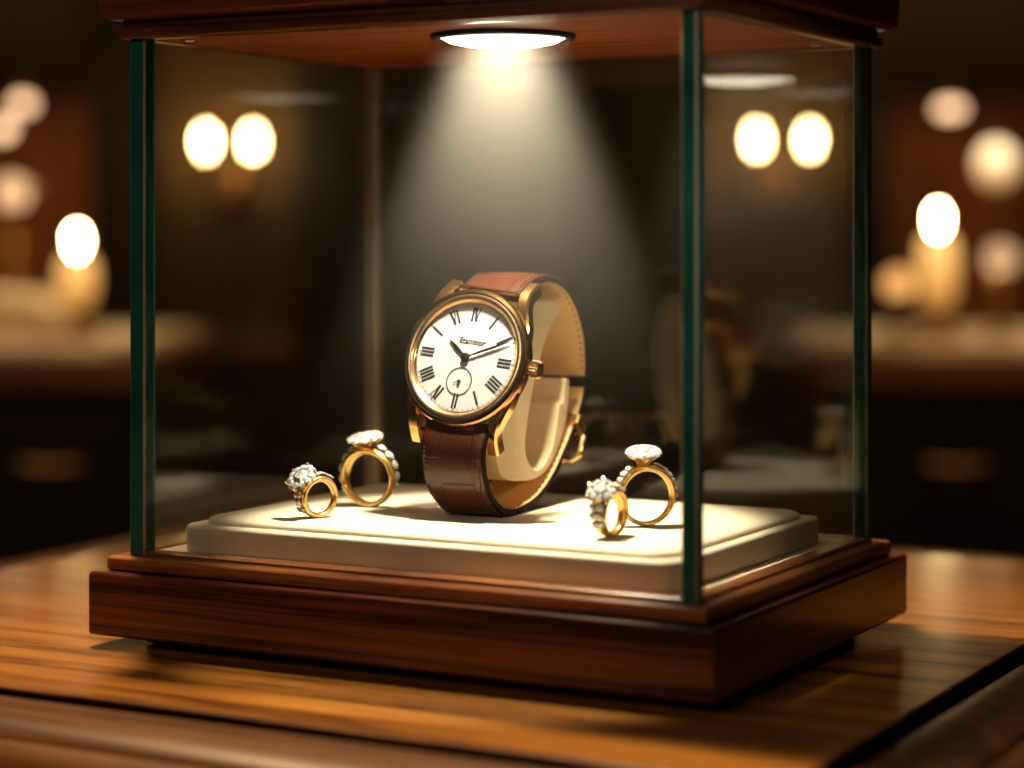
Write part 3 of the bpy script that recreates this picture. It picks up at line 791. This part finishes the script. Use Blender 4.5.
# ================================================================== RINGS
def gem(q, r, mat4, h=.62):
    t8 = []; g16 = []
    vs = []; fs = []
    for k in range(8): a = PI/4*k; vs.append(mat4 @ Vector((r*.56*math.cos(a), r*.56*math.sin(a), r*.32)))
    for k in range(16): a = PI/8*k+PI/16*0; vs.append(mat4 @ Vector((r*math.cos(a), r*math.sin(a), 0)))
    vs.append(mat4 @ Vector((0, 0, -r*h)))
    fs.append(tuple(range(8)))
    for k in range(8):
        k2 = (k+1) % 8; a, b2, c2 = 8+2*k, 8+2*k+1, 8+(2*k+2) % 16
        fs += [(k, a, b2), (k, b2, k2), (k2, b2, c2)]
    for k in range(16): fs.append((8+k, 24, 8+(k+1) % 16))
    q.add(vs, fs)

def make_ring(px, py, d, R, wband, tband, yaw_deg, phi_deg, head_r, head_h, n_petals, shoulders, sh_r, label, fluted=False, stretch=1.0, lean=0, head_tilt=14):
    """ring standing on the pad: axis turned by yaw from facing the camera, stones at phi from the top"""
    p = at(px, py, d)
    t = thing('diamond_ring', label, 'ring', (p.x, p.y, PADZ), math.radians(yaw_deg), 'diamond rings on the pad')
    T = Matrix.Translation((0, 0, R)) @ Matrix.Rotation(math.radians(lean), 4, 'X')
    # band: rounded section, thicker at the stones
    q = MB(); nseg = 72; sect = [(math.cos(2*PI*k/12), math.sin(2*PI*k/12)) for k in range(12)]
    vs = []; fs = []
    ph = math.radians(phi_deg)
    for i in range(nseg):
        a = 2*PI*i/nseg                       # angle from the head direction
        near = .5+.5*math.cos(a); th_ = tband*(.75+.45*near); wd = wband*(.70+.45*near)
        A = ph+a; c = Vector((math.sin(A), 0, math.cos(A)))
        ro = R
        for sx, sy in sect:
            rad = ro-th_/2+sy*th_/2*(.9 if sy > 0 else 1); ww = math.copysign(abs(sx)**.7, sx)*wd/2
            vs.append(T @ (c*rad+Vector((0, ww, 0))))
    for i in range(nseg):
        i2 = (i+1) % nseg
        for k in range(12): fs.append((i*12+k, i*12+(k+1) % 12, i2*12+(k+1) % 12, i2*12+k))
    q.add(vs, fs); band = q.build('band', M['ring_gold'], t, smooth=60)
    def frame_at(A, rad):
        c = Vector((math.sin(A), 0, math.cos(A))); tx = Vector((math.cos(A), 0, -math.sin(A))); y = Vector((0, 1, 0))
        m = Matrix(((tx.x, y.x, c.x, c.x*rad), (tx.y, y.y, c.y, c.y*rad), (tx.z, y.z, c.z, c.z*rad), (0, 0, 0, 1)))
        return T @ m
    F = frame_at(ph, R) @ Matrix.Rotation(math.radians(head_tilt), 4, 'X')
    # basket
    q = MB()
    if fluted:
        nfl = 28; vs = []; fs = []
        prof = [(.28, -.0006), (.42, head_h*.3), (.75, head_h*.72), (.98, head_h), (.9, head_h+.0001)]
        for r, z in prof:
            for k in range(nfl): 
                a = 2*PI*k/nfl; rr = head_r*r*(1 if k % 2 else .88); vs.append(F @ Vector((rr*math.cos(a)*stretch, rr*math.sin(a), z)))
        for i in range(len(prof)-1):
            for k in range(nfl): fs.append((i*nfl+k, i*nfl+(k+1) % nfl, (i+1)*nfl+(k+1) % nfl, (i+1)*nfl+k))
        q.add(vs, fs)
    else:
        q.lathe([(head_r*.30, -.0006), (head_r*.34, head_h*.25), (head_r*.62, head_h*.7), (head_r*.96, head_h), (head_r*.8, head_h+.0002), (0, head_h+.0002)], 28, mat=F)
        for k in range(6):
            a = 2*PI*k/6+.3; q.tube([F @ Vector((head_r*.35*math.cos(a), head_r*.35*math.sin(a), 0)), F @ Vector((head_r*.98*math.cos(a), head_r*.98*math.sin(a), head_h)), F @ Vector((head_r*1.0*math.cos(a), head_r*1.0*math.sin(a), head_h+head_r*.22))], head_r*.07, 8)
    q.build('setting', M['ring_gold'], t, smooth=40)
    q = MB(); gem(q, head_r*.52, F @ Matrix.Translation((0, 0, head_h+head_r*.18)) @ Matrix.Diagonal((stretch, 1, 1, 1))); q.build('center_diamond', M['diamond'], t, smooth=0)
    for k in range(n_petals):
        a = 2*PI*k/n_petals; rr = head_r*.76
        q = MB(); gem(q, head_r*.27, F @ Matrix.Translation((rr*math.cos(a)*stretch, rr*math.sin(a), head_h+head_r*.14)) @ Matrix.Rotation(a, 4, 'Z') @ Matrix.Rotation(.35, 4, 'Y')); q.build('halo_diamond', M['diamond'], t, smooth=0)
    a0 = (head_r*.62+sh_r)/R
    for sgn in (-1, 1):
        for j in range(shoulders):
            rs = sh_r*(1-.07*j); A = ph+sgn*(a0+j*sh_r*1.9/R)
            for row in (-1, 1) if sh_r < wband*.33 else (0,):
                q = MB(); gem(q, rs, frame_at(A, R+rs*.38) @ Matrix.Translation((0, row*rs*.95, 0))); q.build('shoulder_diamond', M['diamond'], t, smooth=0)
    return t
make_ring(318, 518, .7016, .0070, .0044, .0021, 34, -44, .0053, .0018, 11, 3, .0013, 'smallest gold ring, tilted flower diamond head, farthest from the watch')
make_ring(369, 507, .730, .0103, .0056, .0024, -25, -5, .0060, .0022, 11, 5, .0019, 'gold ring with chunky shoulder diamonds standing beside the watch strap', stretch=1.1)
make_ring(611, 537, .6575, .0075, .0048, .0018, 54, -40, .0047, .0014, 9, 3, .0014, 'front gold ring turned sideways with round diamond flower head')
make_ring(646, 526, .6823, .0097, .0046, .0019, 16, -5, .0058, .0036, 13, 7, .0012, 'tall slim gold ring with fluted basket head behind the sideways ring', fluted=True)

# ================================================================== LIGHTS
def light(name, kind, loc, power, col, **kw):
    l = bpy.data.lights.new(name, kind); l.energy = power; l.color = col
    for k, v in kw.items(): setattr(l, k, v)
    o = bpy.data.objects.new(name, l); COL.objects.link(o); o.location = loc
    return o
def aim(o, tgt):
    o.rotation_euler = (Vector(tgt)-Vector(o.location)).to_track_quat('-Z', 'Y').to_euler()
    return o
lc = case_pt(LX, LY, H)
light('case_spot', 'SPOT', lc+Vector((0, 0, .019)), 5.6, (1, .86, .62), spot_size=math.radians(54), spot_blend=.25, shadow_soft_size=.008)
aim(light('table_spot', 'SPOT', case_pt(-.20, .20, 1.45), 170, (1, .72, .38), spot_size=math.radians(30), spot_blend=.9, shadow_soft_size=.06), case_pt(.13, -.02, 0))
aim(light('front_fill', 'AREA', (-.75, -.55, 1.75), 3.0, (1, .80, .58), shape='RECTANGLE', size=.7, size_y=.5), O)
aim(light('watch_fill', 'SPOT', O+Vector((.40, -.52, .22)), 7, (1, .82, .58), spot_size=math.radians(13), spot_blend=.9, shadow_soft_size=.05), O+Vector((.02, .03, -.005)))  # added fill without a visible source, brightens strap side and cushion
aim(light('room_fill', 'AREA', (0, 1.9, 2.45), 10, (1, .62, .27), shape='RECTANGLE', size=2.5, size_y=.8), (0, 2.6, 0))  # added unseen area light, brightens the orange panels and walls
aim(light('counter_fill', 'SPOT', (-.80, 2.6, 2.45), 45, (1, .74, .45), spot_size=math.radians(40), spot_blend=.8, shadow_soft_size=.05), (-.80, 2.75, .9))  # added unseen light that brightens this counter top
aim(light('counter_fill', 'SPOT', (.80, 2.6, 2.45), 45, (1, .74, .45), spot_size=math.radians(40), spot_blend=.8, shadow_soft_size=.05), (.80, 2.75, .9))  # same added light for the other counter
w = bpy.data.worlds.new('world'); SC.world = w; w.use_nodes = True
w.node_tree.nodes['Background'].inputs[0].default_value = (.02, .014, .008, 1); w.node_tree.nodes['Background'].inputs[1].default_value = .3

# ================================================================== CAMERA
cam = bpy.data.cameras.new('camera'); co_ = bpy.data.objects.new('camera', cam); COL.objects.link(co_)
co_.location = CAM; co_.rotation_euler = (PI/2, 0, 0)
cam.sensor_width = 36; cam.lens = F_PX/1024*36; cam.shift_y = -(384-Y0)/1024
cam.clip_start = .02; cam.clip_end = 30
cam.dof.use_dof = True; cam.dof.focus_distance = .694; cam.dof.aperture_fstop = 5.0
SC.camera = co_
SC.view_settings.view_transform = 'Standard'; SC.view_settings.look = 'None'; SC.view_settings.exposure = 0; SC.view_settings.gamma = 1
cy = SC.cycles
cy.use_denoising = True; cy.transparent_max_bounces = 32; cy.max_bounces = 10; cy.volume_bounces = 0
cy.sample_clamp_indirect = 6; cy.caustics_reflective = False; cy.caustics_refractive = False
